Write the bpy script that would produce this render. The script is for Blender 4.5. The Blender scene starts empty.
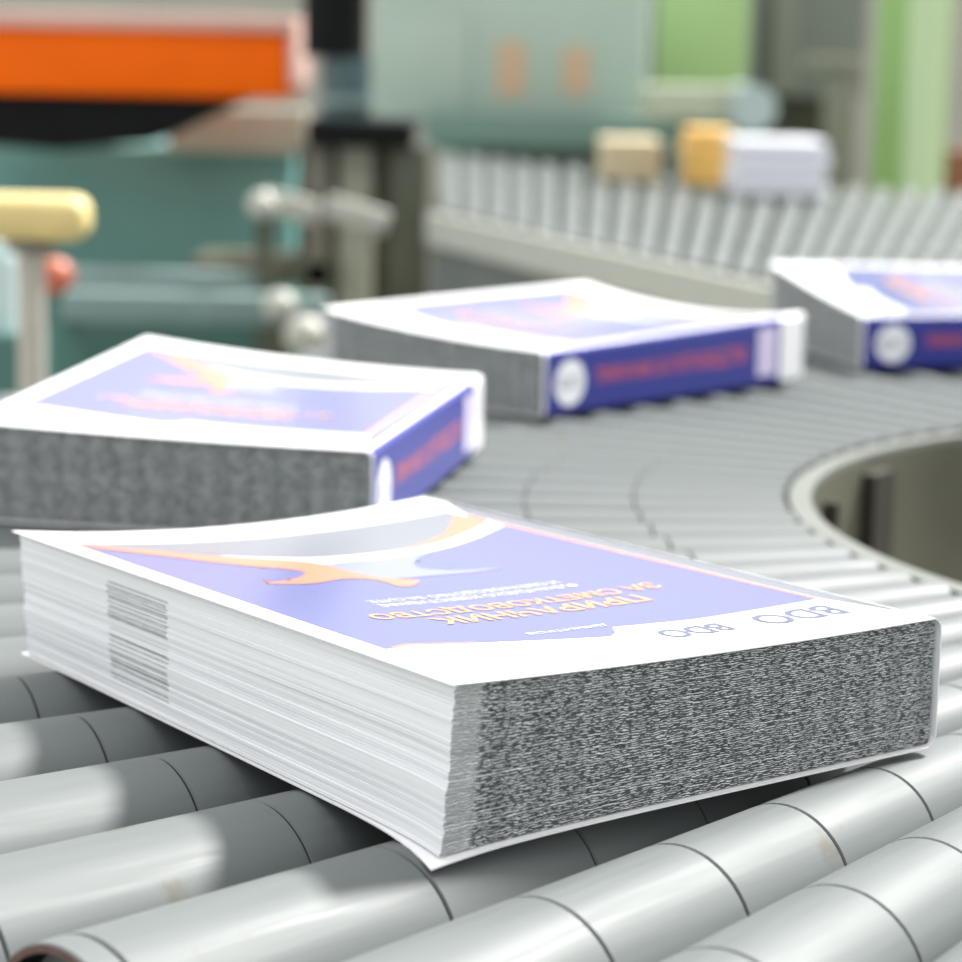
import bpy, bmesh, math, random
from mathutils import Vector, Matrix
random.seed(7)
S = bpy.context.scene
COL = S.collection
PI = math.pi

# ------------------------------------------------------------------ camera
F = 2491.54; TH = 0.172965; RO = 0.02123; CH = 0.236904
fw = Vector((0, math.cos(TH), -math.sin(TH))); rt0 = Vector((1, 0, 0)); up0 = rt0.cross(fw)
rt = math.cos(RO)*rt0 + math.sin(RO)*up0; up = -math.sin(RO)*rt0 + math.cos(RO)*up0
cam_loc = Vector((0, 0, CH))
cd = bpy.data.cameras.new('camera'); cam = bpy.data.objects.new('camera', cd); COL.objects.link(cam)
M = Matrix((rt, up, -fw)).transposed().to_4x4(); M.translation = cam_loc
cam.matrix_world = M
cd.sensor_width = 36; cd.lens = 36*F/962; cd.clip_start = .05; cd.clip_end = 200
cd.dof.use_dof = True; cd.dof.focus_distance = .805; cd.dof.aperture_fstop = (cd.lens/1000)/.0093
S.camera = cam

def ray(px, py):
    return fw + ((px-481)/F)*rt - ((py-481)/F)*up
def at(px, py, y):            # point of that pixel at distance y from the camera
    d = ray(px, py); return cam_loc + d*(y/d.y)
def on(px, py, z=0.0):        # point of that pixel on a level plane
    d = ray(px, py); return cam_loc + d*((z-CH)/d.z)

# ------------------------------------------------------------------ materials
def mat(name, col, rough=.5, metal=0., coat=0., spec=.5, coat_rough=.1, var=0., scale=30., bump=0.):
    m = bpy.data.materials.new(name); m.use_nodes = True
    nt = m.node_tree; b = nt.nodes['Principled BSDF']
    b.inputs['Base Color'].default_value = (*col, 1); b.inputs['Roughness'].default_value = rough
    b.inputs['Metallic'].default_value = metal; b.inputs['Coat Weight'].default_value = coat
    b.inputs['Coat Roughness'].default_value = coat_rough; b.inputs['Specular IOR Level'].default_value = spec
    if var or bump:
        tc = nt.nodes.new('ShaderNodeTexCoord'); n = nt.nodes.new('ShaderNodeTexNoise')
        n.inputs['Scale'].default_value = scale; n.inputs['Detail'].default_value = 5
        nt.links.new(tc.outputs['Object'], n.inputs['Vector'])
        if var:
            r = nt.nodes.new('ShaderNodeMapRange'); r.inputs[1].default_value = .3; r.inputs[2].default_value = .7
            r.inputs[3].default_value = 1-var; r.inputs[4].default_value = 1+var
            nt.links.new(n.outputs['Fac'], r.inputs[0])
            mx = nt.nodes.new('ShaderNodeVectorMath'); mx.operation = 'SCALE'
            mx.inputs[0].default_value = col; nt.links.new(r.outputs[0], mx.inputs['Scale'])
            nt.links.new(mx.outputs[0], b.inputs['Base Color'])
        if bump:
            bp = nt.nodes.new('ShaderNodeBump'); bp.inputs['Strength'].default_value = bump; bp.inputs['Distance'].default_value = .001
            nt.links.new(n.outputs['Fac'], bp.inputs['Height']); nt.links.new(bp.outputs[0], b.inputs['Normal'])
    return m

class NT:
    """small helper for math node chains"""
    def __init__(s, m): s.nt = m.node_tree; s.N = s.nt.nodes; s.L = s.nt.links
    def sock(s, n, i, v):
        if hasattr(v, 'is_output'): s.L.new(v, n.inputs[i])
        else: n.inputs[i].default_value = v
    def m(s, op, a, b=0., c=None):
        n = s.N.new('ShaderNodeMath'); n.operation = op; s.sock(n, 0, a); s.sock(n, 1, b)
        if c is not None: s.sock(n, 2, c)
        return n.outputs[0]
    def comb(s, x, y, z=0.):
        n = s.N.new('ShaderNodeCombineXYZ'); s.sock(n, 0, x); s.sock(n, 1, y); s.sock(n, 2, z); return n.outputs[0]
    def noise(s, v, scale=1., detail=2.):
        n = s.N.new('ShaderNodeTexNoise'); s.L.new(v, n.inputs['Vector']); n.inputs['Scale'].default_value = scale
        n.inputs['Detail'].default_value = detail; return n.outputs['Fac']
    def white(s, v):
        n = s.N.new('ShaderNodeTexWhiteNoise'); n.noise_dimensions = '2D'; s.L.new(v, n.inputs['Vector']); return n.outputs['Value']
    def smooth(s, v, lo, hi, a=0., b=1.):
        n = s.N.new('ShaderNodeMapRange'); n.interpolation_type = 'SMOOTHSTEP'
        s.sock(n, 0, v); n.inputs[1].default_value = lo; n.inputs[2].default_value = hi
        n.inputs[3].default_value = a; n.inputs[4].default_value = b; return n.outputs[0]
    def mix(s, f, a, b):
        n = s.N.new('ShaderNodeMix'); n.data_type = 'RGBA'; s.sock(n, 0, f)
        for i, v in ((6, a), (7, b)):
            if hasattr(v, 'is_output'): s.L.new(v, n.inputs[i])
            else: n.inputs[i].default_value = (*v, 1)
        return n.outputs[2]
    def uv(s):
        t = s.N.new('ShaderNodeTexCoord'); x = s.N.new('ShaderNodeSeparateXYZ'); s.L.new(t.outputs['UV'], x.inputs[0])
        return x.outputs[0], x.outputs[1]

LAYERS = 46
def head_material():
    m = mat('printed_page_heads', (.2, .22, .22), .75, spec=.3); g = NT(m); u, v = g.uv()
    vy = g.m('MULTIPLY', v, LAYERS*1.3)
    # every fold of paper wanders up and down and shifts from column to column
    wob = g.noise(g.comb(g.m('MULTIPLY', u, 300.), g.m('MULTIPLY', vy, .33)), 1., 2.)
    colr = g.white(g.comb(g.m('FLOOR', g.m('MULTIPLY', u, 190.)), g.m('FLOOR', g.m('MULTIPLY', vy, .14))))
    y = g.m('ADD', g.m('ADD', vy, g.m('MULTIPLY', wob, 2.0)), g.m('MULTIPLY', colr, .75))
    fr = g.m('ABSOLUTE', g.m('SUBTRACT', g.m('FRACT', y), .5))
    line = g.smooth(fr, .12, .27, 1., 0.)
    brk = g.noise(g.comb(g.m('MULTIPLY', u, 400.), g.m('MULTIPLY', vy, 1.1), 3.1), 1., 2.)
    dash = g.smooth(brk, .40, .54)
    marg = g.smooth(u, .008, .0125, 1., 0.)          # unprinted paper margin beside the fore-edge
    dash = g.m('MAXIMUM', dash, g.m('MULTIPLY', marg, .6))
    band = g.m('SINE', g.m('ADD', g.m('MULTIPLY', u, 450.), g.m('MULTIPLY', g.noise(g.comb(g.m('MULTIPLY', u, 60.), g.m('MULTIPLY', vy, .10), 9.), 1., 2.), 5.)))
    k = g.m('MULTIPLY', g.m('MULTIPLY', line, dash), g.smooth(band, -1., 1., .76, 1.06))
    patch = g.noise(g.comb(g.m('MULTIPLY', u, 70.), g.m('MULTIPLY', vy, .08)), 1., 3.)
    dark = g.mix(patch, (.016, .021, .022), (.12, .132, .134))
    dark = g.mix(g.m('MULTIPLY', marg, .75), dark, (.36, .36, .36))
    c = g.mix(k, dark, (.78, .81, .82))
    g.L.new(c, g.N['Principled BSDF'].inputs['Base Color'])
    return m
def fore_material():
    m = mat('white_page_edges', (.86, .87, .88), .7, spec=.2); g = NT(m); u, v = g.uv()
    vy = g.m('MULTIPLY', v, LAYERS*2.9)
    ln = g.noise(g.comb(g.m('MULTIPLY', u, 6.), g.m('MULTIPLY', vy, 1.)), 1., 3.)
    big = g.noise(g.comb(g.m('MULTIPLY', u, 4.), g.m('MULTIPLY', v, 9.)), 1., 2.)
    c = g.mix(g.smooth(ln, .40, .62), (.68, .70, .72), (.90, .91, .92))
    c = g.mix(g.smooth(big, .3, .7), c, (.86, .87, .885))
    # thumb marks: black bars printed to the edge of some pages
    uw = g.m('ADD', u, g.m('MULTIPLY', g.m('SUBTRACT', g.white(g.comb(g.m('FLOOR', g.m('MULTIPLY', v, 70.)), 2.)), .5), .0018))
    inb = g.m('MULTIPLY', g.smooth(uw, .1708, .1712), g.smooth(uw, .2146, .2150, 1., 0.))
    inv_ = g.m('MULTIPLY', g.smooth(v, .07, .09), g.smooth(v, .88, .90, 1., 0.))
    zone = g.m('MULTIPLY', inb, inv_)
    c = g.mix(g.m('MULTIPLY', zone, .10), c, (.45, .46, .47))
    row = g.m('FLOOR', g.m('MULTIPLY', v, 66.)); fr = g.m('ABSOLUTE', g.m('SUBTRACT', g.m('FRACT', g.m('MULTIPLY', v, 66.)), .5))
    pick = g.smooth(g.white(g.comb(row, 7.)), .54, .60)
    seg = g.smooth(g.noise(g.comb(g.m('MULTIPLY', u, 75.), row), 1., 1.), .36, .5)
    bar = g.m('MULTIPLY', g.m('MULTIPLY', zone, g.smooth(fr, .14, .23, 1., 0.)), g.m('MULTIPLY', pick, g.m('ADD', g.m('MULTIPLY', seg, .35), .65)))
    c = g.mix(bar, c, (.02, .02, .02))
    g.L.new(c, g.N['Principled BSDF'].inputs['Base Color'])
    return m
def roller_material():
    m = mat('grey_roller_sleeve', (.3, .33, .32), .5, metal=.0, coat=.0, spec=.38); g = NT(m)
    tc = g.N.new('ShaderNodeTexCoord'); sp = g.N.new('ShaderNodeSeparateXYZ'); g.L.new(tc.outputs['Object'], sp.inputs[0])
    o = g.N.new('ShaderNodeObjectInfo')
    st = g.N.new('ShaderNodeVectorMath'); st.operation = 'MULTIPLY_ADD'; g.L.new(tc.outputs['Object'], st.inputs[0])
    st.inputs[1].default_value = (14, 260, 260)
    rv = g.comb(g.m('MULTIPLY', o.outputs['Random'], 50.), 0., 0.); g.L.new(rv, st.inputs[2])
    streak = g.noise(st.outputs[0], 1., 3.)
    st2 = g.N.new('ShaderNodeVectorMath'); st2.operation = 'ADD'; g.L.new(tc.outputs['Object'], st2.inputs[0]); g.L.new(rv, st2.inputs[1])
    blot = g.noise(st2.outputs[0], 38., 4.)
    c = g.mix(streak, (.106, .120, .118), (.136, .151, .149))
    c = g.mix(g.smooth(blot, .68, .76), c, (.105, .103, .083))
    g.L.new(c, g.N['Principled BSDF'].inputs['Base Color'])
    g.L.new(g.smooth(streak, .3, .7, .48, .60), g.N['Principled BSDF'].inputs['Roughness'])
    bp = g.N.new('ShaderNodeBump'); bp.inputs['Strength'].default_value = .12; bp.inputs['Distance'].default_value = .0006
    g.L.new(streak, bp.inputs['Height']); g.L.new(bp.outputs[0], g.N['Principled BSDF'].inputs['Normal'])
    return m

MT = {}
MT['head'] = head_material(); MT['fore'] = fore_material(); MT['roller'] = roller_material()
MT['cover'] = mat('glossy_white_cover', (.88, .88, .89), .28, spec=.5, coat=.4)
MT['blue'] = mat('glossy_blue_print', (.030, .038, .25), .22, spec=.6, coat=.5, coat_rough=.18)
MT['spineblue'] = mat('blue_spine_print', (.030, .038, .25), .4, spec=.3, coat=.1)
MT['greyblue'] = mat('grey_blue_print', (.10, .115, .15), .22, spec=.6, coat=.5, coat_rough=.18)
MT['orange'] = mat('orange_print', (.60, .145, .03), .22, spec=.6, coat=.5, coat_rough=.18)
MT['titleprint'] = mat('pale_orange_print', (.74, .29, .06), .22, spec=.6, coat=.5, coat_rough=.18)
MT['whiteprint'] = mat('white_print', (.86, .87, .9), .22, spec=.6, coat=.5, coat_rough=.18)
MT['palelilac'] = mat('pale_lilac_print', (.16, .18, .30), .22, spec=.6, coat=.5, coat_rough=.18)
MT['hinge'] = mat('pale_hinge_strip', (.085, .095, .13), .2, spec=.6, coat=.5, coat_rough=.18)
MT['redtext'] = mat('red_spine_print', (.62, .10, .08), .3, spec=.4)
MT['lilacbox'] = mat('lilac_box_print', (.62, .55, .75), .3)
MT['logogrey'] = mat('grey_blue_logo_print', (.075, .09, .17), .3)
MT['faint'] = mat('faint_grey_print', (.20, .20, .23), .3)
MT['steel'] = mat('bare_steel', (.45, .46, .45), .35, metal=.8, var=.1, scale=40)
MT['rust'] = mat('rusty_tube_rim', (.09, .045, .035), .6, var=.3, scale=200)
MT['dark'] = mat('black_plastic', (.006, .007, .007), .7, var=.2, spec=.12)
MT['frame'] = mat('grey_painted_frame', (.42, .45, .43), .45, var=.06)
MT['rim'] = mat('grey_metal_rim', (.14, .15, .13), .4, var=.1)
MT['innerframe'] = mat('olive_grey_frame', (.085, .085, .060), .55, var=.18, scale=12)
MT['leg'] = mat('dark_brown_leg', (.025, .022, .014), .6, var=.2)
MT['floor'] = mat('concrete_floor', (.26, .26, .23), .6, var=.12, scale=3)
MT['wall'] = mat('beige_grey_wall', (.42, .41, .36), .8, var=.06, scale=2)

# ------------------------------------------------------------------ helpers
def tag(o, label, cat, group=None, kind=None):
    o['label'] = label
    if cat: o['category'] = cat
    if group: o['group'] = group
    if kind: o['kind'] = kind
    return o
def empty(name, loc, rz=0., label=None, cat=None, group=None):
    o = bpy.data.objects.new(name, None); COL.objects.link(o); o.location = loc; o.rotation_euler = (0, 0, rz); o.empty_display_size = .02
    if label: tag(o, label, cat, group)
    return o
def obj(name, verts, faces, mats, parent=None, smooth=False, midx=None, uvs=None):
    me = bpy.data.meshes.new(name); me.from_pydata([tuple(v) for v in verts], [], faces)
    for m in (mats if isinstance(mats, (list, tuple)) else [mats]): me.materials.append(m)
    if midx: me.polygons.foreach_set('material_index', midx)
    if uvs:
        l = me.uv_layers.new(name='uv')
        for p in me.polygons:
            for li, vi in zip(p.loop_indices, range(p.loop_total)): l.data[li].uv = uvs[p.index][vi]
    if smooth: me.polygons.foreach_set('use_smooth', [True]*len(me.polygons))
    me.update()
    o = bpy.data.objects.new(name, me); COL.objects.link(o); o.parent = parent
    return o
def from_bm(name, bm, m, parent=None, smooth=False):
    me = bpy.data.meshes.new(name); bmesh.ops.recalc_face_normals(bm, faces=bm.faces[:]); bm.to_mesh(me); bm.free()
    for k in (m if isinstance(m, (list, tuple)) else [m]): me.materials.append(k)
    if smooth:
        for p in me.polygons: p.use_smooth = True
        try: me.set_sharp_from_angle(angle=math.radians(40))
        except Exception: pass
    o = bpy.data.objects.new(name, me); COL.objects.link(o); o.parent = parent
    return o
def add_box(bm, lo, hi, bev=0., rot=None, segs=2):
    r = bmesh.ops.create_cube(bm, size=1.); vs = r['verts']
    lo, hi = Vector(lo), Vector(hi); c = (lo+hi)/2; d = hi-lo
    for v in vs: v.co = Vector((v.co.x*d.x, v.co.y*d.y, v.co.z*d.z))
    if bev:
        es = list({e for v in vs for e in v.link_edges})
        rb = bmesh.ops.bevel(bm, geom=es, offset=bev, segments=segs, affect='EDGES', profile=.5)
        vs = list({v for f in rb['faces'] for v in f.verts} | {v for v in vs if v.is_valid})
        seen = set(vs); st = list(vs)
        while st:
            v = st.pop()
            for e in v.link_edges:
                w = e.other_vert(v)
                if w not in seen: seen.add(w); st.append(w)
        vs = list(seen)
    for v in vs:
        if rot is not None: v.co = rot @ v.co
        v.co += c
    return vs
def add_tube(bm, a, b, r, r2=None, n=24, cap=True):
    a, b = Vector(a), Vector(b); d = b-a; r2 = r if r2 is None else r2
    q = d.to_track_quat('Z', 'Y').to_matrix()
    ra = [bm.verts.new(a+q @ Vector((r*math.cos(t), r*math.sin(t), 0))) for t in [2*PI*i/n for i in range(n)]]
    rb = [bm.verts.new(b+q @ Vector((r2*math.cos(t), r2*math.sin(t), 0))) for t in [2*PI*i/n for i in range(n)]]
    for i in range(n): bm.faces.new((ra[i], ra[(i+1) % n], rb[(i+1) % n], rb[i]))
    if cap: bm.faces.new(ra[::-1]); bm.faces.new(rb)
def add_ball(bm, c, r, sz=1.):
    rr = bmesh.ops.create_uvsphere(bm, u_segments=20, v_segments=12, radius=r)
    for v in rr['verts']: v.co = Vector((v.co.x, v.co.y, v.co.z*sz))+Vector(c)
def box(name, lo, hi, m, parent=None, bev=0., off=Vector((0, 0, 0))):
    bm = bmesh.new(); add_box(bm, Vector(lo)-off, Vector(hi)-off, bev); return from_bm(name, bm, m, parent, smooth=bev > 0)
def pxbox(name, x0, y0, x1, y1, d, depth, m, parent=None, bev=0., off=Vector((0, 0, 0))):
    """box whose front face, at distance d, spans the given photo rectangle"""
    a = at(x0, y1, d); b = at(x1, y0, d)
    return box(name, (a.x, d, min(a.z, b.z)), (b.x, d+depth, max(a.z, b.z)), m, parent, bev, off)

def text_mesh(s, bold=0.):
    cu = bpy.data.curves.new('t', 'FONT'); cu.body = s; cu.size = 1.; cu.resolution_u = 3; cu.offset = bold
    o = bpy.data.objects.new('t', cu); COL.objects.link(o)
    dg = bpy.context.evaluated_depsgraph_get(); me = o.evaluated_get(dg).to_mesh()
    vs = [v.co.copy() for v in me.vertices]; fs = [tuple(p.vertices) for p in me.polygons]
    o.evaluated_get(dg).to_mesh_clear(); bpy.data.objects.remove(o); bpy.data.curves.remove(cu)
    x0 = min(v.x for v in vs); x1 = max(v.x for v in vs); y0 = min(v.y for v in vs); y1 = max(v.y for v in vs)
    return [((v.x-x0)/(x1-x0), v.y/ .70 if False else (v.y-y0)/(y1-y0)) for v in vs], fs

def clip_poly(poly, axis, val, keep_less):
    out = []
    for i in range(len(poly)):
        p, q = poly[i], poly[(i+1) % len(poly)]
        ip = (p[axis] <= val) == keep_less or p[axis] == val; iq = (q[axis] <= val) == keep_less or q[axis] == val
        if ip: out.append(p)
        if ip != iq:
            t = (val-p[axis])/(q[axis]-p[axis]); out.append((p[0]+t*(q[0]-p[0]), p[1]+t*(q[1]-p[1])))
    return out
def gridded(poly, step=.025):
    """cut a polygon of the (a,b) sheet into small cells so that it follows the curved sheet"""
    res = []
    a0 = min(p[0] for p in poly); a1 = max(p[0] for p in poly); b0 = min(p[1] for p in poly); b1 = max(p[1] for p in poly)
    i = math.floor(a0/step)
    while i*step < a1:
        s = clip_poly(clip_poly(poly, 0, i*step, False), 0, (i+1)*step, True)
        if len(s) > 2:
            j = math.floor(b0/step)
            while j*step < b1:
                c = clip_poly(clip_poly(s, 1, j*step, False), 1, (j+1)*step, True)
                d = []
                for p in c:
                    if not d or abs(p[0]-d[-1][0])+abs(p[1]-d[-1][1]) > 1e-7: d.append(p)
                if len(d) > 1 and abs(d[0][0]-d[-1][0])+abs(d[0][1]-d[-1][1]) < 1e-7: d.pop()
                if len(d) > 2: res.append(d)
                j += 1
        i += 1
    return res
def smooth_poly(pts, n=6):
    """Catmull-Rom through an open run of points"""
    out = []
    for i in range(len(pts)-1):
        p0 = pts[max(i-1, 0)]; p1 = pts[i]; p2 = pts[i+1]; p3 = pts[min(i+2, len(pts)-1)]
        for k in range(n):
            t = k/n
            out.append(tuple(.5*((2*p1[c])+(-p0[c]+p2[c])*t+(2*p0[c]-5*p1[c]+4*p2[c]-p3[c])*t*t+(-p0[c]+3*p1[c]-3*p2[c]+p3[c])*t**3) for c in (0, 1)))
    out.append(pts[-1]); return out

# ------------------------------------------------------------------ the books
BW, BL = .20494, .28504
UP = smooth_poly([(.045, .897), (.15, .848), (.25, .805), (.35, .757), (.45, .728), (.55, .716), (.65, .726), (.75, .76), (.85, .82), (.915, .875)])
ART = [
 ('artwork_panel', 'blue', 1, [(.045, .9), (.045, .172), (.10, .183), (.21, .165), (.434, .126), (.462, .140), (.487, .167), (.65, .152), (.93, .154), (.925, .9)]),
 ('artwork_field', 'greyblue', 2, UP+[(.925, .9), (.05, .902)]),
 ('artwork_swoosh', 'orange', 3, smooth_poly([(.52, .716), (.62, .722), (.75, .76), (.85, .82), (.905, .868)])+smooth_poly([(.925, .872), (.925, .80), (.83, .763), (.68, .722), (.52, .705)])),
 ('artwork_swoosh', 'whiteprint', 4, smooth_poly([(.27, .785), (.36, .745), (.45, .722), (.60, .714), (.70, .724), (.83, .762), (.922, .80)])+smooth_poly([(.922, .762), (.81, .722), (.70, .692), (.60, .678), (.48, .672), (.38, .68), (.30, .73), (.27, .77)])),
 ('artwork_ribbon', 'palelilac', 4, smooth_poly([(.405, .682), (.375, .63), (.385, .58), (.434, .545), (.503, .540), (.60, .532), (.665, .531)], 4)+smooth_poly([(.655, .537), (.58, .556), (.54, .585), (.55, .62), (.60, .655), (.66, .682)], 4)),
 ('artwork_swoosh', 'orange', 5, smooth_poly([(.032, .897), (.10, .868), (.17, .838), (.27, .780), (.35, .735), (.395, .695), (.40, .63), (.41, .57), (.445, .535), (.46, .52), (.421, .494), (.392, .498), (.395, .53), (.385, .556), (.345, .572), (.263, .557), (.183, .573), (.25, .588), (.305, .618), (.318, .645), (.29, .675), (.237, .715), (.143, .805), (.06, .865)], 4)),
 ('artwork_stripe', 'orange', 3, [(.925, .155), (.934, .155), (.930, .80), (.922, .80)]),
 ('artwork_stripe', 'orange', 3, [(.06, .172), (.10, .183), (.21, .165), (.21, .170), (.10, .190), (.06, .180)]),
 ('hinge_strip', 'hinge', 1, [(.937, .155), (.977, .03), (.977, .95), (.932, .86)]),
]
TEXT = [  # body, right-hand end (reader's left) a, far a, baseline b, cap height in m, bold, material
 ('ПРИРАЧНИК', .695, .256, .304, .0112, .026, 'titleprint'),
 ('ЗА СМЕТКОВОДСТВО', .788, .175, .357, .0112, .026, 'titleprint'),
 ('ФИНАНСИСКО ИЗВЕСТУВАЊЕ', .672, .248, .403, .0056, .0, 'whiteprint'),
 ('И СМЕТКОВОДСТВО ЗА СИТЕ', .660, .252, .431, .0056, .0, 'whiteprint'),
 ('ДИМИТРОВ', .490, .326, .187, .0036, .0, 'whiteprint'),
 ('BDO', .901, .721, .128, .0150, .018, 'logogrey'),
 ('BDO', .651, .514, .123, .0120, .018, 'logogrey'),
 ('ИЗДАНИЕ ЗА СМЕТКОВОДИТЕЛИ', .40, .22, .112, .0030, 0., 'faint'),
]
TM = [text_mesh(t[0], t[5]) for t in TEXT]
SPT = text_mesh('ПРИРАЧНИК ЗА СМЕТКОВОДСТВО', .01)
BDO = text_mesh('BDO', 0.)

def make_book(loc, rz, z, zb, f, sag, label, seed, droop=0., lean=0., near=False):
    rnd = random.Random(seed)
    root = empty('book', (loc[0], loc[1], 0), rz, label, 'book')
    def top(a, b):
        h = z[0]*(1-a)*(1-b)+z[1]*a*(1-b)+z[2]*(1-a)*b+z[3]*a*b
        return h-(sag[0]*(1-b)+sag[1]*b)*4*a*(1-a)
    def bot(a, b):
        return zb[0]*(1-a)*(1-b)+zb[1]*a*(1-b)+zb[2]*(1-a)*b+zb[3]*a*b-droop*max(0, 1-a)**6*max(0, 1-b)**22
    def P(a, b, t, dz=0.):          # t 0 underside, 1 top face
        lo, hi = bot(a, b), top(a, b)
        sh = -lean*(1-t)**1.3*max(0, 1-a*2.2)*max(0, 1-b*1.2)
        ex = t*(1-a)*b if near else 0.
        return Vector((a*BW+a*b*f[0]+sh-.002*ex, b*BL+a*b*f[1]+.003*ex, lo+(hi-lo)*t+dz))
    # --- page block: a pile of thin folded sections, each a little out of line
    nl = LAYERS if near else 14; nA, nB = (40, 40) if near else (14, 14)
    V, Fc, mi, uv = [], [], [], []
    CT = .0009; ja = 0.; jb = 0.
    for k in range(nl):
        ja = ja*.7+rnd.uniform(-1, 1)*(.00042 if near else .0003); jb = jb*.6+rnd.uniform(-1, 1)*(.0003 if near else .0003)
        t0, t1 = k/nl, (k+1)/nl
        ring = [(i/nA, 0.) for i in range(nA)]+[(1., i/nB) for i in range(nB)]+[(1-i/nA, 1.) for i in range(nA)]+[(0., 1-i/nB) for i in range(nB)]
        n = len(ring); base = len(V)
        for t in (t0, t1):
            for (a, b) in ring:
                aa = .003+a*(.990-.003); bb = .004+b*(.996-.004)
                lo, hi = bot(aa, bb)+CT, top(aa, bb)-CT
                q = P(aa, bb, t)
                q.x += ja*(1-a); q.y += jb*(1-2*b)
                q.z = lo+(hi-lo)*t
                V.append(q)
        for i in range(n):
            j = (i+1) % n
            Fc.append((base+i, base+j, base+n+j, base+n+i))
            seg = 0 if i < nA else 1 if i < nA+nB else 2 if i < 2*nA+nB else 3
            a0, b0 = ring[i]; a1, b1 = ring[j]
            mi.append(0 if seg in (0, 2) else 1)
            u0, u1 = (a0*BW, a1*BW) if seg in (0, 2) else (b0*BL, b1*BL)
            uv.append([(u0, t0), (u1, t0), (u1, t1), (u0, t1)])
        for off, flip in ((0, True), (n, False)):       # each section is closed above and below
            ib = len(V)
            for i, (a, b) in enumerate(ring):
                aa = .003+a*(.990-.003); bb = .004+b*(.996-.004)
                V.append(P(.5+(aa-.5)*.9, .5+(bb-.5)*.93, t0 if flip else t1)); t = t0 if flip else t1
                lo, hi = bot(V[-1].x/BW, V[-1].y/BL)+CT, top(V[-1].x/BW, V[-1].y/BL)-CT; V[-1].z = lo+(hi-lo)*t
            for i in range(n):
                j = (i+1) % n; q = (base+off+i, base+off+j, ib+j, ib+i)
                Fc.append(q[::-1] if flip else q); mi.append(1); uv.append([(0, .5)]*4)
    obj('page_block', V, Fc, [MT['head'], MT['fore']], root, midx=mi, uvs=uv)
    # --- covers
    R = .0045; aE = 1-R/BW
    def sheet(name, tt, a0, a1, b0, b1, th, dip):
        na, nb = (36, 44) if near else (20, 24); V, Fc = [], []
        for s in (0, 1):
            for i in range(na+1):
                for j in range(nb+1):
                    a = a0+(a1-a0)*i/na; b = b0+(b1-b0)*j/nb
                    # small rounded corner away from the spine
                    q = P(a, b, tt); q.z += (-th if s == 0 else 0.) if tt else (th if s else 0.)
                    q.z += dip(a, b)
                    w = max(0, 1-a*5)**2*max(0, 1-b*5)**2 if (near and not tt) else 0.
                    q.x -= (.0006+lean*.75)*w; q.y -= .0006*w
                    V.append(q)
        m1 = (na+1)*(nb+1); ix = lambda i, j: i*(nb+1)+j
        for i in range(na):
            for j in range(nb):
                q = (ix(i, j), ix(i+1, j), ix(i+1, j+1), ix(i, j+1))
                Fc.append(tuple(m1+k for k in q)); Fc.append(q[::-1])
        edge = [(ix(i, 0), ix(i+1, 0)) for i in range(na)]+[(ix(na, j), ix(na, j+1)) for j in range(nb)]+[(ix(i+1, nb), ix(i, nb)) for i in range(na-1, -1, -1)]+[(ix(0, j+1), ix(0, j)) for j in range(nb-1, -1, -1)]
        for p, q in edge: Fc.append((p, q, q+m1, p+m1))
        return obj(name, V, Fc, MT['cover'], root, smooth=False)
    fc = sheet('front_cover', 1, -.006, aE, -.002, 1.006, .0004, lambda a, b: 0.)
    def dip(a, b): return -(.0009 if near else 0)*max(0, 1-a*8)**2*max(0, 1-b*9)**2
    sheet('back_cover', 0, -.004, aE, -.004, 1.008, .0005, dip)
    # spine: rounded profile run along the book, a little past its far end
    nb = 40 if near else 24; V, Fc = [], []; prof = []
    for k in range(7): prof.append(('t', k/6*PI/2))
    for k in range(7): prof.append(('b', k/6*PI/2))
    def SP(b, t, out=0.):            # outside face of the spine
        q = P(1, b, 0); hi = top(1, b); lo = bot(1, b)
        q.z = lo+(hi-lo)*t; q.x += out; return q
    def prof_pt(b, kind, th, inset):
        q = P(1, b, 0); hi = top(1, b); lo = bot(1, b); r = R-inset
        if kind == 't': return Vector((q.x-R+r*math.sin(th), q.y, hi-R+r*math.cos(th)))
        return Vector((q.x-R+r*math.cos(th), q.y, lo+R-r*math.sin(th)))
    b0, b1 = -.001, 1.012
    for ins in (0., .0005):
        for i in range(nb+1):
            b = b0+(b1-b0)*i/nb
            for kd, th in prof: V.append(prof_pt(b, kd, th, ins))
    np_ = len(prof); m1 = (nb+1)*np_
    for i in range(nb):
        for k in range(np_-1):
            q = (i*np_+k, (i+1)*np_+k, (i+1)*np_+k+1, i*np_+k+1)
            Fc.append(q[::-1]); Fc.append(tuple(m1+x for x in q))
    for i in (0, nb):
        for k in range(np_-1):
            q = (i*np_+k, i*np_+k+1, m1+i*np_+k+1, m1+i*np_+k); Fc.append(q if i else q[::-1])
    sp = obj('spine', V, Fc, MT['cover'], root, smooth=False)
    # --- printed artwork of the front cover
    def patch(name, m, lev, polys, parent, fn):
        V, Fc = [], []
        for pl in polys:
            Fc.append(tuple(range(len(V), len(V)+len(pl))))
            V += [fn(p[0], p[1], lev*.00003) for p in pl]
        o = obj(name, V, Fc, m, parent)
        bm = bmesh.new(); bm.from_mesh(o.data); bmesh.ops.remove_doubles(bm, verts=bm.verts[:], dist=2e-6)
        bmesh.ops.recalc_face_normals(bm, faces=bm.faces[:]); bm.to_mesh(o.data); bm.free()
        return o
    cov = lambda a, b, dz: P(a, b, 1, dz)
    for name, mk, lev, poly in ART:
        patch(name, MT[mk], lev, gridded(poly, .025 if near else .05), fc, cov)
    for (body, aR, aL, bb, h, bo, mk), (tv, tf) in zip(TEXT, TM):
        vs = [cov(aR-(aR-aL)*x, bb-(h/BL)*y, 6*.00003) for x, y in tv]
        obj('lettering', vs, tf, MT[mk], fc)
    # --- spine print: blue field, white disc with its mark, red title, pale box
    lin = lambda a, b, n: [a+(b-a)*i/n for i in range(n+1)]
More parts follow.
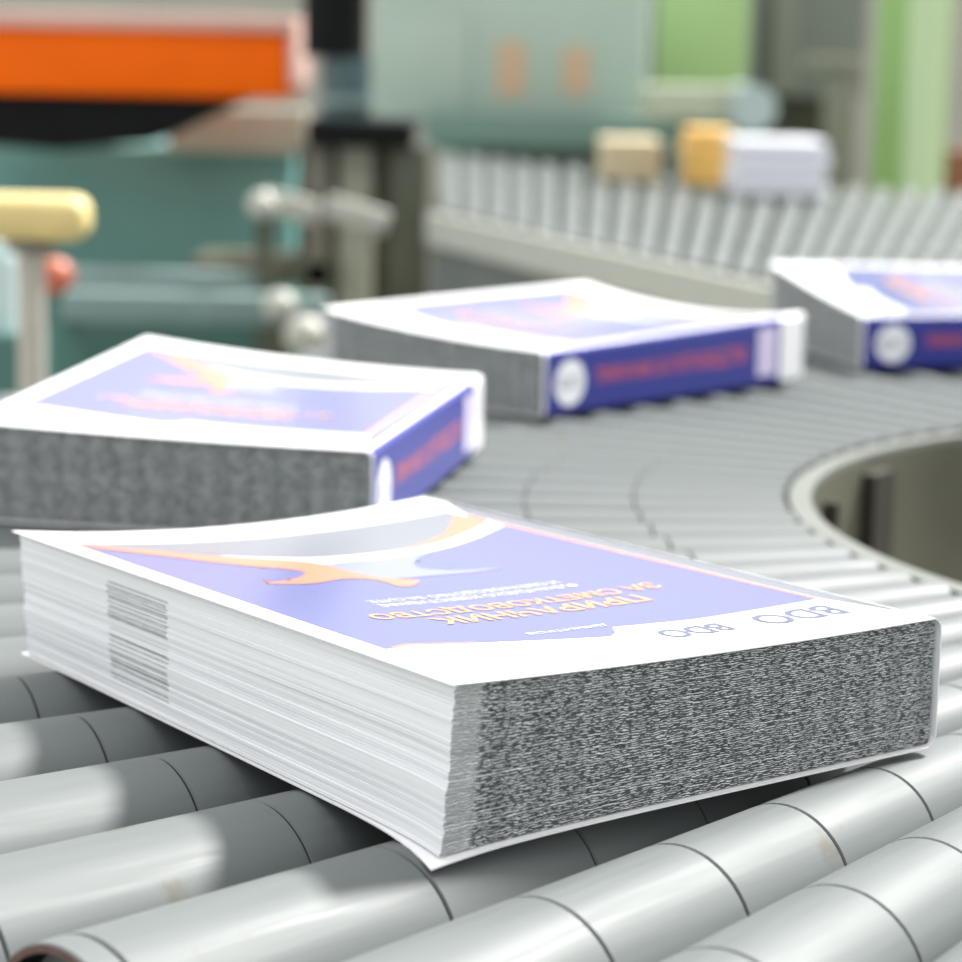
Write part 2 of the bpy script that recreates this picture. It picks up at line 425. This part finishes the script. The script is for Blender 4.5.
    V, Fc = [], []; bs = lin(.005, .912, 24); n = np_
    for b in bs:
        for kd, th in prof:
            if kd == 't' and th < .5: continue
            q = prof_pt(b, kd, th, -.00005); V.append(q)
    kk = len(V)//len(bs)
    for i in range(len(bs)-1):
        for k in range(kk-1): Fc.append((i*kk+k+1, (i+1)*kk+k+1, (i+1)*kk+k, i*kk+k))
    obj('spine_panel', V, Fc, MT['spineblue'], sp)
    hh = (top(1, .1)-bot(1, .1))
    rad = .0165*hh/.048; cb, ct = .089, .48
    poly = [(cb+rad/BL*math.cos(2*PI*i/32), ct+rad/hh*math.sin(2*PI*i/32)) for i in range(32)]
    obj('spine_disc', [SP(b, t, .00009) for b, t in poly], [tuple(range(32))], MT['whiteprint'], sp)
    obj('disc_mark', [SP(cb+(x-.5)*.021/BL, ct+(y-.5)*.008/hh, .00012) for x, y in BDO[0]], BDO[1], MT['logogrey'], sp)
    obj('lettering', [SP(.185+x*.585, .36+y*.28, .00009) for x, y in SPT[0]], SPT[1], MT['redtext'], sp)
    obj('spine_box', [SP(b, t, .00009) for b, t in ((.815, .16), (.895, .16), (.895, .86), (.815, .86))], [(0, 1, 2, 3)], MT['lilacbox'], sp)
    return root

make_book((-.00632, .71105), .63442, (.0520, .0478, .0488, .0445), (.0002, .002, .0002, .0002), (-.008, .006), (.0015, .0058),
          'nearest thick untrimmed book, in sharp focus, grey page heads towards the front right', 1, droop=.0022, lean=.0040, near=True)
make_book((-.25340, 1.21013), -.18062, (.050, .0455, .060, .0462), (.0005, .0005, .0005, .0005), (0, 0), (.001, .003),
          'thick book behind the nearest one at the left edge, blue spine facing right', 2)
make_book((-.11278, 1.72816), -.73218, (.0545, .0445, .0565, .0505), (.0005,)*4, (0, 0), (.003, .0085),
          'middle book of the blurred three, white disc and red title on its blue spine', 3)
make_book((.23751, 2.07686), -1.33141, (.0640, .0415, .058, .044), (.0005,)*4, (0, 0), (.002, .004),
          'farthest book, cut off by the right edge, beyond the round opening', 4)

# ------------------------------------------------------------------ roller bend
C = Vector((.55, 1.305, -.0007)); TP = .0362
SEAMS = [.386, .468, .527, .585, .643, .700, .757, .823, .9335]
def cone_mesh(name, r0, r1, groove=True, hollow=False):
    """tapered sleeve lying along +X with its top line level"""
    n = 56; V, Fc = [], []
    g = .00032; e = .0006
    st = [(r0+g, -.010), (r0+g, -e), (r0+g+e, 0.), (r1-g-e, 0.), (r1-g, -e), (r1-g, -.010)]
    mi = []
    if hollow: st[-1:] = [(r1-g, -.0028), (r1-.030, -.0032)]
    for r, d in st:
        R = TP*r
        for i in range(n):
            t = 2*PI*i/n; V.append((r, (R+d)*math.cos(t), -R+(R+d)*math.sin(t)))
    for k in range(len(st)-1):
        for i in range(n):
            j = (i+1) % n; Fc.append((k*n+i, k*n+j, (k+1)*n+j, (k+1)*n+i))
            mi.append(2 if hollow and k == len(st)-2 else 1 if hollow and k == len(st)-3 else 0)
    bm = bmesh.new(); me = bpy.data.meshes.new(name); me.from_pydata(V, [], Fc); me.materials.append(MT['roller']); me.materials.append(MT['rust']); me.materials.append(MT['dark'])
    me.polygons.foreach_set('material_index', mi); me.polygons.foreach_set('use_smooth', [True]*len(Fc))
    bm.from_mesh(me); bmesh.ops.recalc_face_normals(bm, faces=bm.faces[:]); bm.to_mesh(me); bm.free()
    me.set_sharp_from_angle(angle=math.radians(35))
    return me
SL = [cone_mesh('sleeve', SEAMS[i], SEAMS[i+1]) for i in range(len(SEAMS)-1)]
COLLAR = cone_mesh('end_collar', .9335, .9445, hollow=True)
bm = bmesh.new(); add_tube(bm, (.385, 0, -TP*.40), (.975, 0, -TP*.95), .006, n=16)
sh_o = from_bm('shaft', bm, MT['steel'], None, True); SHAFT = sh_o.data; bpy.data.objects.remove(sh_o)
# one-piece roller for the far, blurred stretch
def whole_mesh():
    bm = bmesh.new()
    for me in SL+[COLLAR]: bm.from_mesh(me)
    me = bpy.data.meshes.new('conveyor_roller'); bm.to_mesh(me); bm.free(); me.materials.append(MT['roller']); me.materials.append(MT['rust']); me.materials.append(MT['dark'])
    me.set_sharp_from_angle(angle=math.radians(35)); return me
WHOLE = whole_mesh()
ORD = ['first', 'second', 'third', 'fourth', 'fifth', 'sixth', 'seventh', 'eighth', 'ninth', 'tenth', 'eleventh', 'twelfth', 'thirteenth', 'fourteenth', 'fifteenth']
A0 = 225.75
idx = 0
for k in range(4, -44, -1):
    ang = math.radians(A0+4.25*k)
    if k >= -8:
        if k >= 4: lab = 'grey tapered conveyor roller at the very bottom right corner'
        else: lab = 'grey tapered conveyor roller, %s of the bend counted back from the bottom right corner' % ORD[4-k]
        r = empty('conveyor_roller', C, ang, lab, 'roller', 'tapered rollers of the conveyor bend')
        for me in SL:
            o = bpy.data.objects.new('sleeve', me); COL.objects.link(o); o.parent = r
        o = bpy.data.objects.new('end_collar', COLLAR); COL.objects.link(o); o.parent = r
        o = bpy.data.objects.new('shaft', SHAFT); COL.objects.link(o); o.parent = r
    else:
        o = bpy.data.objects.new('conveyor_roller', WHOLE); COL.objects.link(o); o.location = C; o.rotation_euler = (0, 0, ang)
        tag(o, 'grey tapered roller in the blurred far sweep of the conveyor bend', 'roller', 'rollers in the far sweep of the bend')

# frame of the bend: inner ring, outer ring, legs
def ring_wall(bm, r0, r1, z0, z1, a0, a1, n=120):
    rows = []
    for i in range(n+1):
        t = math.radians(a0+(a1-a0)*i/n); c, s = math.cos(t), math.sin(t)
        rows.append([bm.verts.new((r*c, r*s, z)) for r, z in ((r0, z0), (r1, z0), (r1, z1), (r0, z1))])
    for i in range(n):
        for k in range(4):
            bm.faces.new((rows[i][k], rows[i][(k+1) % 4], rows[i+1][(k+1) % 4], rows[i+1][k]))
    bm.faces.new(rows[0]); bm.faces.new(rows[-1][::-1])
fr = empty('curved_conveyor', (C.x, C.y, -.8), 0, 'curved conveyor frame around the round opening, carrying the tapered rollers', 'conveyor')
o8 = Vector((0, 0, .8))
bm = bmesh.new(); ring_wall(bm, .371, .383, .8-.008, .8-.004, 42, 262); from_bm('inner_rim', bm, MT['rim'], fr)
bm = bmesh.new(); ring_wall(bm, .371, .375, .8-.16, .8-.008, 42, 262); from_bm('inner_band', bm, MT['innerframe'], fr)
for a0, a1, z0, z1 in ((144.5, 149, .655, .785), (141.5, 147, .64, .715), (160, 161.2, .65, .78)):
    bm = bmesh.new(); ring_wall(bm, .362, .371, z0, z1, a0, a1, 6); from_bm('bracket', bm, MT['leg'], fr)
bm = bmesh.new(); ring_wall(bm, .972, .980, .8-.15, .8-.052, 42, 262); from_bm('outer_band', bm, MT['frame'], fr)
for a in (75, 128, 180, 232):
    for rr, nm in ((.372, 'leg'), (.966, 'leg')):
        t = math.radians(a); bm = bmesh.new()
        add_box(bm, (rr*math.cos(t)-.014, rr*math.sin(t)-.014, 0), (rr*math.cos(t)+.014, rr*math.sin(t)+.014, .8-.13))
        from_bm(nm, bm, MT['leg'], fr)
for a in (75, 128, 180, 232):
    t = math.radians(a); bm = bmesh.new()
    add_tube(bm, (.38*math.cos(t), .38*math.sin(t), .8-.16), (.966*math.cos(t), .966*math.sin(t), .8-.16), .012, n=12)
    from_bm('cross_bar', bm, MT['leg'], fr)

# ------------------------------------------------------------------ second conveyor behind
RL0, RL1 = on(428, 212), on(772, 287)
d = (RL1-RL0).normalized(); nrm = Vector((d.y, -d.x, 0)).normalized()
if nrm.y > 0: nrm = -nrm                               # towards the camera
ext = RL1+d*.02
cf = empty('straight_conveyor', (RL0.x, RL0.y, -.8), math.atan2(d.y, d.x), 'straight pale side rail with dark skirt behind the middle book', 'conveyor')
LN = (ext-RL0).length
MT['rail'] = mat('pale_beige_rail', (.43, .44, .385), .5, var=.05)
MT['skirt'] = mat('dark_green_grey_skirt', (.12, .14, .13), .6, var=.15, scale=6)
MT['bkroller'] = mat('pale_green_grey_roller', (.105, .122, .115), .4, var=.06, scale=8)
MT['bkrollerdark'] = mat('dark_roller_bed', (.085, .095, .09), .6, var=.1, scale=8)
bm = bmesh.new(); add_box(bm, (0, -.004, .8-.046), (LN, .010, .8), .002); from_bm('side_rail', bm, MT['rail'], cf)
bm = bmesh.new(); add_box(bm, (0, .006, .8-.42), (LN, .02, .8-.046)); from_bm('side_skirt', bm, MT['skirt'], cf)
for x in (.05, LN*.5, LN-.08):
    bm = bmesh.new(); add_box(bm, (x-.02, .004, 0), (x+.02, .034, .8-.42)); from_bm('leg', bm, MT['skirt'], cf)
pts = []
for i in range(25):
    x = 450+i*24
    v0 = 212+(x-428)*.218+1 if x < 770 else 287.5
    v1 = 150+(x-430)*.1 if x < 760 else 183+(x-760)*.05
    lean = max(0, x-540)*.0018*(v0-v1)*.9
    a = on(x, v0, 0); b = on(x+lean, v1, 0)
    a = a+(b-a).normalized()*(.14 if i < 4 else .10)
    pts.append((a, b))
for a, b in pts:
    r0, r1 = .455*24/F*a.y, .455*24/F*b.y
    bm = bmesh.new(); L = (b-a).length
    for k in range(5):
        q0 = a+(b-a)*(k/5+.004); q1 = a+(b-a)*((k+1)/5-.004)
        add_tube(bm, q0-Vector((0, 0, r0+(r1-r0)*k/5)), q1-Vector((0, 0, r0+(r1-r0)*(k+1)/5)), r0+(r1-r0)*k/5, r0+(r1-r0)*(k+1)/5, n=20)
    add_tube(bm, a-Vector((0, 0, r0)), b-Vector((0, 0, r1)), .004, n=8)
    rz = math.atan2(b.y-a.y, b.x-a.x); iv = Matrix.Rotation(-rz, 3, 'Z')
    for v in bm.verts: v.co = iv @ (v.co-a)
    o = from_bm('conveyor_roller', bm, MT['bkroller'], None, True); o.location = a; o.rotation_euler = (0, 0, rz)
    tag(o, 'pale blurred roller fanning out beyond the straight side rail', 'roller', 'rollers of the conveyor behind')
# bed below them
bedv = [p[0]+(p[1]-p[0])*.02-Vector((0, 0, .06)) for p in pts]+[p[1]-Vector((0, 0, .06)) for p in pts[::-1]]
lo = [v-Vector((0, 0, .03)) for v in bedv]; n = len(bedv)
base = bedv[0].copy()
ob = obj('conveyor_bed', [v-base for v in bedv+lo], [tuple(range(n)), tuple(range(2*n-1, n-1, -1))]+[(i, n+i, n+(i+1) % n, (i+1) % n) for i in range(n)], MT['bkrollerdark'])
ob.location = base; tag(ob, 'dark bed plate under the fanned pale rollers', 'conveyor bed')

# ------------------------------------------------------------------ machines and things behind
def thing(name, px, py, y, label, cat, group=None):
    p = at(px, py, y); return empty(name, (p.x, y, -.8), 0, label, cat, group), Vector((p.x, y, -.8))
FZ = -.8
MT['teal'] = mat('teal_machine_paint', (.11, .27, .245), .45, var=.08, scale=5)
MT['tealdark'] = mat('dark_teal_paint', (.05, .14, .12), .5, var=.1, scale=5)
MT['tealpale'] = mat('pale_teal_rail', (.17, .25, .24), .4, var=.08)
MT['orangep'] = mat('orange_plastic', (.88, .135, .0), .6, var=.08, scale=6, spec=.15)
MT['pinkrim'] = mat('pale_pink_rim', (.60, .38, .32), .5)
MT['tan'] = mat('tan_board', (.38, .38, .30), .6, var=.1, scale=5)
MT['yellow'] = mat('pale_yellow_pad', (.66, .53, .22), .5, var=.05)
MT['post'] = mat('beige_grey_post', (.42, .40, .35), .5, var=.05)
MT['redball'] = mat('red_knob', (.48, .13, .07), .4)
MT['paleblue'] = mat('pale_blue_plastic', (.50, .62, .62), .4)
MT['motor'] = mat('blue_green_motor', (.05, .095, .10), .4, var=.1)
MT['olive'] = mat('olive_dark_paint', (.075, .08, .05), .6, var=.15, scale=8)
MT['brown'] = mat('brown_grey_metal', (.16, .15, .115), .5, var=.15, scale=8)
MT['strip'] = mat('pale_bar_metal', (.42, .42, .37), .4, var=.08)
MT['palegreen'] = mat('pale_grey_green_panel', (.41, .50, .43), .5, var=.05, scale=3)
MT['lip'] = mat('grey_green_lip', (.15, .25, .21), .5, var=.08)
MT['peach'] = mat('peach_sticker', (.58, .40, .26), .5)
MT['beam'] = mat('pale_olive_beam', (.44, .48, .36), .5, var=.05)
MT['bluecyl'] = mat('pale_blue_roller', (.40, .50, .50), .4)
MT['green'] = mat('light_green_panel', (.37, .54, .235), .55, var=.05, scale=3)
MT['greenpillar'] = mat('green_column_paint', (.26, .42, .14), .5, var=.05, scale=3)
MT['greenlit'] = mat('green_column_lit_face', (.48, .62, .37), .5)  # column green made paler, the light on its right side put into the colour
MT['greygreen'] = mat('grey_green_cabinet', (.165, .185, .155), .55, var=.06, scale=3)
MT['greygreen2'] = mat('lighter_grey_green_door', (.215, .235, .19), .55, var=.06, scale=3)
MT['greypost'] = mat('warm_grey_post', (.22, .22, .18), .5, var=.06)
MT['darkolive'] = mat('dark_olive_metal', (.035, .038, .016), .6, var=.2)
MT['orangey'] = mat('orange_yellow_wrap', (.80, .48, .12), .5)
MT['paleyellow'] = mat('pale_sand_wrap', (.66, .56, .36), .5)
MT['lilacwhite'] = mat('lilac_white_paper', (.78, .79, .85), .5)
MT['brownred'] = mat('brown_red_box', (.25, .09, .05), .6)

# teal machine
t, o = thing('printing_machine', 140, 200, 4.8, 'large teal machine cabinet behind the yellow padded post', 'machine')
a, b = at(-40, 142, 4.8), at(292, 142, 4.8)
bm = bmesh.new(); add_box(bm, Vector((a.x, 4.8, FZ+.06))-o, Vector((b.x, 5.5, a.z))-o, .012); from_bm('cabinet', bm, MT['teal'], t, True)
bm = bmesh.new(); add_box(bm, Vector((a.x+.02, 4.83, FZ))-o, Vector((b.x-.02, 5.48, FZ+.06))-o); from_bm('plinth', bm, MT['dark'], t)
pxbox('lower_panel', -35, 322, 255, 392, 4.76, .04, MT['tealdark'], t, .004, o)
pxbox('top_board', 168, 110, 306, 152, 4.77, .08, MT['tan'], t, .004, o)
# rails in front of the machine
for (x0, y0, x1, y1, dd, lab) in ((25, 274, 262, 291, 3.6, 'upper thin pale teal guide rail in front of the teal machine'), (50, 297, 328, 322, 3.4, 'lower wide pale teal guide rail in front of the teal machine')):
    t, o = thing('guide_rail', (x0+x1)/2, y0, dd, lab, 'rail')
    a = at(x0, y1, dd); b = at(x1, y0, dd)
    bm = bmesh.new(); add_box(bm, Vector((a.x, dd, a.z))-o, Vector((b.x, dd+.05, b.z))-o, .006); from_bm('bar', bm, MT['tealpale'], t, True)
    for x in (a.x+.02, b.x-.02):
        bm = bmesh.new(); add_box(bm, Vector((x-.012, dd+.01, FZ))-o, Vector((x+.012, dd+.04, a.z))-o); from_bm('leg', bm, MT['tealdark'], t)
# orange bin on top
t, o = thing('orange_bin', 120, 60, 4.3, 'long orange bin with pale rim and black underside above the teal machine', 'bin')
t.location.z = at(120, 95, 4.3).z; o = Vector((o.x, o.y, t.location.z))
pxbox('bin_body', -50, 24, 288, 92, 4.3, .32, MT['orangep'], t, .012, o)
pxbox('rim', -55, 17, 296, 25, 4.285, .34, MT['pinkrim'], t, .006, o)
pxbox('end_plate', 288, 20, 296, 86, 4.29, .33, MT['pinkrim'], t, .004, o)
prof = [(-50, 92), (262, 92), (205, 116), (150, 143), (60, 151), (-50, 142)]
V = []
for y in (4.32, 4.6):
    for x, v in prof:
        q = at(x, v, 4.32); V.append(Vector((q.x, y, q.z))-o)
n = len(prof)
obj('chute', V, [tuple(range(n)), tuple(range(2*n-1, n-1, -1))]+[(i, i+n, (i+1) % n+n, (i+1) % n) for i in range(n)], MT['dark'], t)
for x in (-30, 110):
    q = at(x, 92, 4.6); bm = bmesh.new(); add_box(bm, Vector((q.x-.02, 4.54, FZ))-o, Vector((q.x+.02, 4.58, q.z))-o)
    if x < 0: from_bm('leg', bm, MT['tealdark'], t)
    else: bm.free()
# yellow padded post
t, o = thing('padded_post', 32, 300, 2.25, 'beige post topped with a pale yellow pad at the left edge', 'post')
q = at(31, 238, 2.25)
bm = bmesh.new(); add_tube(bm, Vector((q.x, 2.25, FZ))-o, Vector((q.x, 2.25, q.z+.004))-o, .0125, n=24); from_bm('pole', bm, MT['post'], t, True)
bm = bmesh.new(); add_tube(bm, Vector((q.x, 2.25, FZ))-o, Vector((q.x, 2.25, FZ+.012))-o, .07, n=32); from_bm('base', bm, MT['post'], t, True)
bm = bmesh.new(); add_tube(bm, Vector((q.x, 2.25, q.z-.012))-o, Vector((q.x, 2.25, q.z))-o, .022, n=24); from_bm('bracket', bm, MT['brown'], t, True)
a, b = at(-60, 238, 2.25), at(90, 195, 2.25)
bm = bmesh.new(); add_box(bm, Vector((a.x, 2.22, a.z))-o, Vector((b.x, 2.28, b.z))-o, .016, segs=5); from_bm('pad', bm, MT['yellow'], t, True)
# red knob and pale blue canister behind it
t, o = thing('red_knob_lever', 56, 276, 2.9, 'small red ball knob on a stem just right of the padded post', 'lever')
q = at(55, 276, 2.9); bm = bmesh.new(); add_ball(bm, q-o, .022); from_bm('knob', bm, MT['redball'], t, True)
bm = bmesh.new(); add_tube(bm, Vector((q.x, 2.9, FZ))-o, q-o, .007, n=12); from_bm('stem', bm, MT['tealdark'], t, True)
t, o = thing('canister', 5, 300, 3.0, 'pale blue canister at the left edge beside the beige post', 'canister')
a, b = at(-20, 330, 3.0), at(19, 244, 3.0); c = (a.x+b.x)/2; r = (b.x-a.x)/2
bm = bmesh.new(); add_tube(bm, Vector((c, 3, a.z))-o, Vector((c, 3, b.z-.015))-o, r, n=32); from_bm('body', bm, MT['paleblue'], t, True)
bm = bmesh.new(); add_tube(bm, Vector((c, 3, b.z-.015))-o, Vector((c, 3, b.z))-o, r*.7, n=32); from_bm('lid', bm, MT['paleblue'], t, True)
bm = bmesh.new(); add_box(bm, Vector((c-.05, 2.95, FZ))-o, Vector((c+.05, 3.05, a.z))-o); from_bm('stand', bm, MT['tealdark'], t)

# motor unit on a stand
t, o = thing('motor_unit', 345, 140, 3.9, 'black column and blue-green motor on a tall dark stand', 'motor')
def px_tube(name, x0, y0, x1, y1, d, m, n=32):
    a, b = at(x0, y1, d), at(x1, y0, d); c = (a.x+b.x)/2; r = (b.x-a.x)/2
    bm = bmesh.new(); add_tube(bm, Vector((c, d, a.z))-o, Vector((c, d, b.z))-o, r, n=n); return from_bm(name, bm, m, t, True)
px_tube('column', 303, -60, 368, 56, 3.9, MT['dark'])
px_tube('motor_body', 320, 56, 372, 122, 3.9, MT['motor'])
px_tube('motor_flange', 316, 96, 378, 104, 3.9, MT['tealpale'])
pxbox('base_plate', 306, 122, 412, 146, 3.8, .25, MT['dark'], t, .004, o)
pxbox('post', 304, 146, 330, 470, 3.84, .04, MT['brown'], t, .002, o)
pxbox('post', 336, 146, 372, 470, 3.86, .04, MT['tan'], t, .002, o)
pxbox('post', 386, 146, 428, 470, 3.82, .05, MT['olive'], t, .002, o)
pxbox('back_panel', 296, 148, 430, 420, 4.0, .02, MT['olive'], t, 0, o)
pxbox('shelf', 190, 262, 340, 284, 3.84, .2, MT['olive'], t, .002, o)
for x in (304, 386):
    q = at(x, 470, 3.86); box('foot', Vector((q.x, 3.8, FZ)), Vector((q.x+.06, 4.0, q.z)), MT['olive'], t, 0, o)
# slanting bar in two lengths
for (x0, y0, x1, y1, lab) in ((262, 200, 318, 214, 'left length of the pale slanting bar below the motor'), (326, 206, 388, 224, 'right length of the pale slanting bar below the motor')):
    a, b = at(x0, y0, 3.62), at(x1, y1, 3.62); mid = (a+b)/2
    bm = bmesh.new(); dv = b-a; rot = Matrix.Rotation(-math.atan2(dv.z, dv.x), 3, 'Y')
    add_box(bm, (-dv.length/2, -.012, -.018), (dv.length/2, .012, .018), .005, rot)
    ob = from_bm('slanting_bar', bm, MT['strip'], None, True); ob.location = mid; tag(ob, lab, 'bar')
    bm = bmesh.new(); add_box(bm, (-.008, .012, -.012), (.008, .215, .012)); from_bm('bracket', bm, MT['olive'], ob)
# round hand wheels / knobs
for (x, y, r, dd, lab) in ((280, 306, 19, 3.25, 'pale round knob left of the middle book, upper one'), (305, 335, 24, 3.1, 'pale round knob left of the middle book, lower one'), (262, 205, 17, 3.5, 'pale round knob at the end of the slanting bar')):
    q = at(x, y, dd); rr = r/F*dd
    t = empty('round_knob', q, 0, lab, 'knob')
    bm = bmesh.new(); add_ball(bm, (0, 0, 0), rr*.9, .95); from_bm('handle', bm, MT['strip'], t, True)
    bm = bmesh.new(); add_tube(bm, (0, rr*.5, 0), (0, rr*.5+.03, 0), rr*.3, n=12); from_bm('stem', bm, MT['olive'], t, True)
    bm = bmesh.new(); add_box(bm, (-.012, rr*.5+.025, FZ-q.z), (.012, rr*.5+.04, rr*.4)); from_bm('bracket', bm, MT['olive'], t)

# pale grey-green machine
t, o = thing('control_machine', 515, 60, 6.2, 'large pale grey-green machine housing with two peach stickers', 'machine')
pxbox('housing', 372, -60, 652, 124, 6.2, .9, MT['palegreen'], t, .02, o)
pxbox('lower_lip', 425, 120, 760, 146, 6.1, .7, MT['lip'], t, .01, o)
pxbox('sticker', 496, 42, 526, 96, 6.195, .006, MT['peach'], t, 0, o)
pxbox('sticker', 562, 48, 590, 94, 6.195, .006, MT['peach'], t, 0, o)
pxbox('hatch', 376, 18, 470, 118, 6.19, .012, MT['palegreen'], t, .006, o)
q0, q1 = at(440, 146, 6.3), at(740, 146, 6.3)
box('leg', (q0.x, 6.25, FZ), (q0.x+.1, 6.35, q0.z), MT['lip'], t, 0, o); box('leg', (q1.x-.1, 6.25, FZ), (q1.x, 6.35, q1.z), MT['lip'], t, 0, o)
box('cabinet', (q0.x+.02, 6.4, FZ), (q1.x-.02, 6.8, q0.z), MT['skirt'], t, 0, o)
# beam with rounded end
t, o = thing('delivery_beam', 700, 105, 5.7, 'pale olive beam with a rounded pale blue end beneath the green panel', 'beam')
pxbox('beam_body', 645, 88, 752, 119, 5.7, .25, MT['beam'], t, .006, o)
a = at(752, 108, 5.7); r = 23/F*5.7
bm = bmesh.new(); add_tube(bm, Vector((a.x, 5.66, a.z))-o, Vector((a.x, 5.98, a.z))-o, r, n=32); from_bm('end_roller', bm, MT['bluecyl'], t, True)
q = at(690, 119, 5.8); box('leg', (q.x-.04, 5.75, FZ), (q.x+.04, 5.85, q.z), MT['lip'], t, 0, o)
# green panel cabinet
t, o = thing('green_cabinet', 705, 40, 7.2, 'flat light green cabinet above the pale olive beam', 'cabinet')
pxbox('door', 655, -60, 752, 90, 7.2, .03, MT['green'], t, .004, o)
a, b = at(652, 90, 7.23), at(756, -62, 7.23)
box('body', (a.x, 7.23, FZ), (b.x, 7.7, b.z), MT['greygreen'], t, .01, o)
# grey cabinet
t, o = thing('grey_cabinet', 812, 40, 7.6, 'tall grey cabinet between the green cabinet and the green column', 'cabinet')
a, b = at(757, 96, 7.6), at(872, -64, 7.6)
box('body', (a.x, 7.6, a.z), (b.x, 8.1, b.z), MT['greygreen'], t, .01, o)
pxbox('door', 768, -60, 802, 92, 7.58, .02, MT['greygreen2'], t, .004, o)
box('base', (a.x+.02, 7.68, FZ), (b.x-.02, 8.05, a.z), MT['darkolive'], t, 0, o)
t, o = thing('grey_post', 842, 130, 6.6, 'warm grey upright post in front of the tall grey cabinet', 'post')
pxbox('shaft', 822, 66, 860, 215, 6.6, .08, MT['greypost'], t, .006, o)
pxbox('cap', 808, 58, 866, 70, 6.58, .12, MT['greypost'], t, .006, o)
q = at(842, 215, 6.64); box('base', (q.x-.07, 6.58, FZ), (q.x+.07, 6.72, q.z), MT['greypost'], t, 0, o)
# green column
t, o = thing('green_column', 910, 90, 6.0, 'thick light green column near the right edge', 'column')
q = at(910, 100, 6.1)
R_ = 38/F*6.05
bm = bmesh.new(); add_box(bm, Vector((-.5*R_*2, -R_, 0)), Vector((R_, R_, 2.2)), .03, None, 4)
for v in bm.verts: v.co = Matrix.Rotation(math.radians(38), 3, 'Z') @ (v.co*1.0)
bmesh.ops.scale(bm, vec=(.74, .74, 1), verts=bm.verts[:])
ob = from_bm('shaft', bm, MT['greenpillar'], t, True); ob.location = (q.x-o.x, q.y-o.y, 0)
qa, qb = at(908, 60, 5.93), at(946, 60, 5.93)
bm = bmesh.new(); add_box(bm, Vector((qa.x, 5.93, FZ+.03))-o, Vector((qb.x, 5.96, 1.4))-o, .012); from_bm('lit_face_plate', bm, MT['greenlit'], t, True)  # added plate, its paler colour stands in for the column's lit right face
bm = bmesh.new(); add_box(bm, (-.14, -.14, 0), (.14, .14, .03), .004); ob = from_bm('base_plate', bm, MT['greenpillar'], t, True); ob.location = (q.x-o.x, q.y-o.y, 0)
t, o = thing('brown_red_box', 958, 170, 6.4, 'small brown-red box at the right edge beside the green column', 'box')
pxbox('body', 950, 150, 985, 192, 6.4, .1, MT['brownred'], t, .004, o)
q = at(966, 192, 6.4); box('stand', (q.x-.03, 6.42, FZ), (q.x+.03, 6.48, q.z), MT['greypost'], t, 0, o)
# bundles lying on the far conveyor
def bundle(name, x0, y0, x1, y1, d, m, label, cat):
    t, o = thing(name, (x0+x1)/2, y1, d, label, cat); a = at(x0, y1, d); b = at(x1, y0, d)
    t.location = ((a.x+b.x)/2, d, 0); o = Vector(t.location); h = b.z
    hgt = b.z-0.; nl = 4
    rn = random.Random(x0)
    for k in range(nl):
        j = rn.uniform(-.004, .004)
        box('sheet_bundle', (a.x+j, d, hgt*k/nl+.0002), (b.x+j, d+.2, hgt*(k+1)/nl), m, t, .003, o)
bundle('paper_stack', 602, 141, 662, 166, 4.55, MT['paleyellow'], 'pale sand coloured stack on the far conveyor, left of the orange one', 'stack')
bundle('paper_stack', 688, 131, 733, 172, 4.45, MT['orangey'], 'orange-yellow stack on the far conveyor under the beam', 'stack')
bundle('paper_stack', 736, 142, 830, 186, 4.15, MT['lilacwhite'], 'lilac-white stack on the far conveyor, right of the orange one', 'stack')

# ------------------------------------------------------------------ the hall
def struct(name, lo, hi, m):
    ob = box(name, lo, hi, m); ob['kind'] = 'structure'; return ob
struct('floor', (-9, -4, -.86), (9, 10.2, -.8), MT['floor'])
struct('wall_back', (-9, 10, -.8), (9, 10.2, .62), MT['wall'])

# ------------------------------------------------------------------ light
w = bpy.data.worlds.new('world'); S.world = w; w.use_nodes = True
bg = w.node_tree.nodes['Background']; bg.inputs[1].default_value = 1.
class WM: node_tree = w.node_tree
gw = NT(WM); tc = gw.N.new('ShaderNodeTexCoord'); dt = gw.N.new('ShaderNodeVectorMath'); dt.operation = 'DOT_PRODUCT'
gw.L.new(tc.outputs['Generated'], dt.inputs[0]); dt.inputs[1].default_value = (-.45, .89, 0)     # brighter daylight from the windows ahead
gw.L.new(gw.mix(gw.smooth(dt.outputs['Value'], -1., 1.), (.92, .935, .945), (1.44, 1.46, 1.47)), bg.inputs[0])
sun = bpy.data.lights.new('sun', 'SUN'); sun.energy = 9.2; sun.angle = math.radians(7); sun.color = (1, .98, .95)
so = bpy.data.objects.new('sun', sun); COL.objects.link(so)
az = Vector((.74, .67, 0)).normalized(); el = math.radians(50)
dirv = -(az*math.cos(el)+Vector((0, 0, 1))*math.sin(el))
so.rotation_euler = dirv.to_track_quat('-Z', 'Y').to_euler(); so.location = (3, 3, 4)
for i, x in enumerate((-1.2, .2, 1.6)):
    l = bpy.data.lights.new('ceiling_tube', 'AREA'); l.shape = 'RECTANGLE'; l.size = .05; l.size_y = 3.; l.energy = 14
    o = bpy.data.objects.new('ceiling_tube', l); COL.objects.link(o); o.location = (x, 1.0, 3.0)

S.view_settings.view_transform = 'Standard'; S.view_settings.look = 'None'
S.view_settings.exposure = 0.; S.view_settings.gamma = 1.; S.view_settings.use_curve_mapping = False
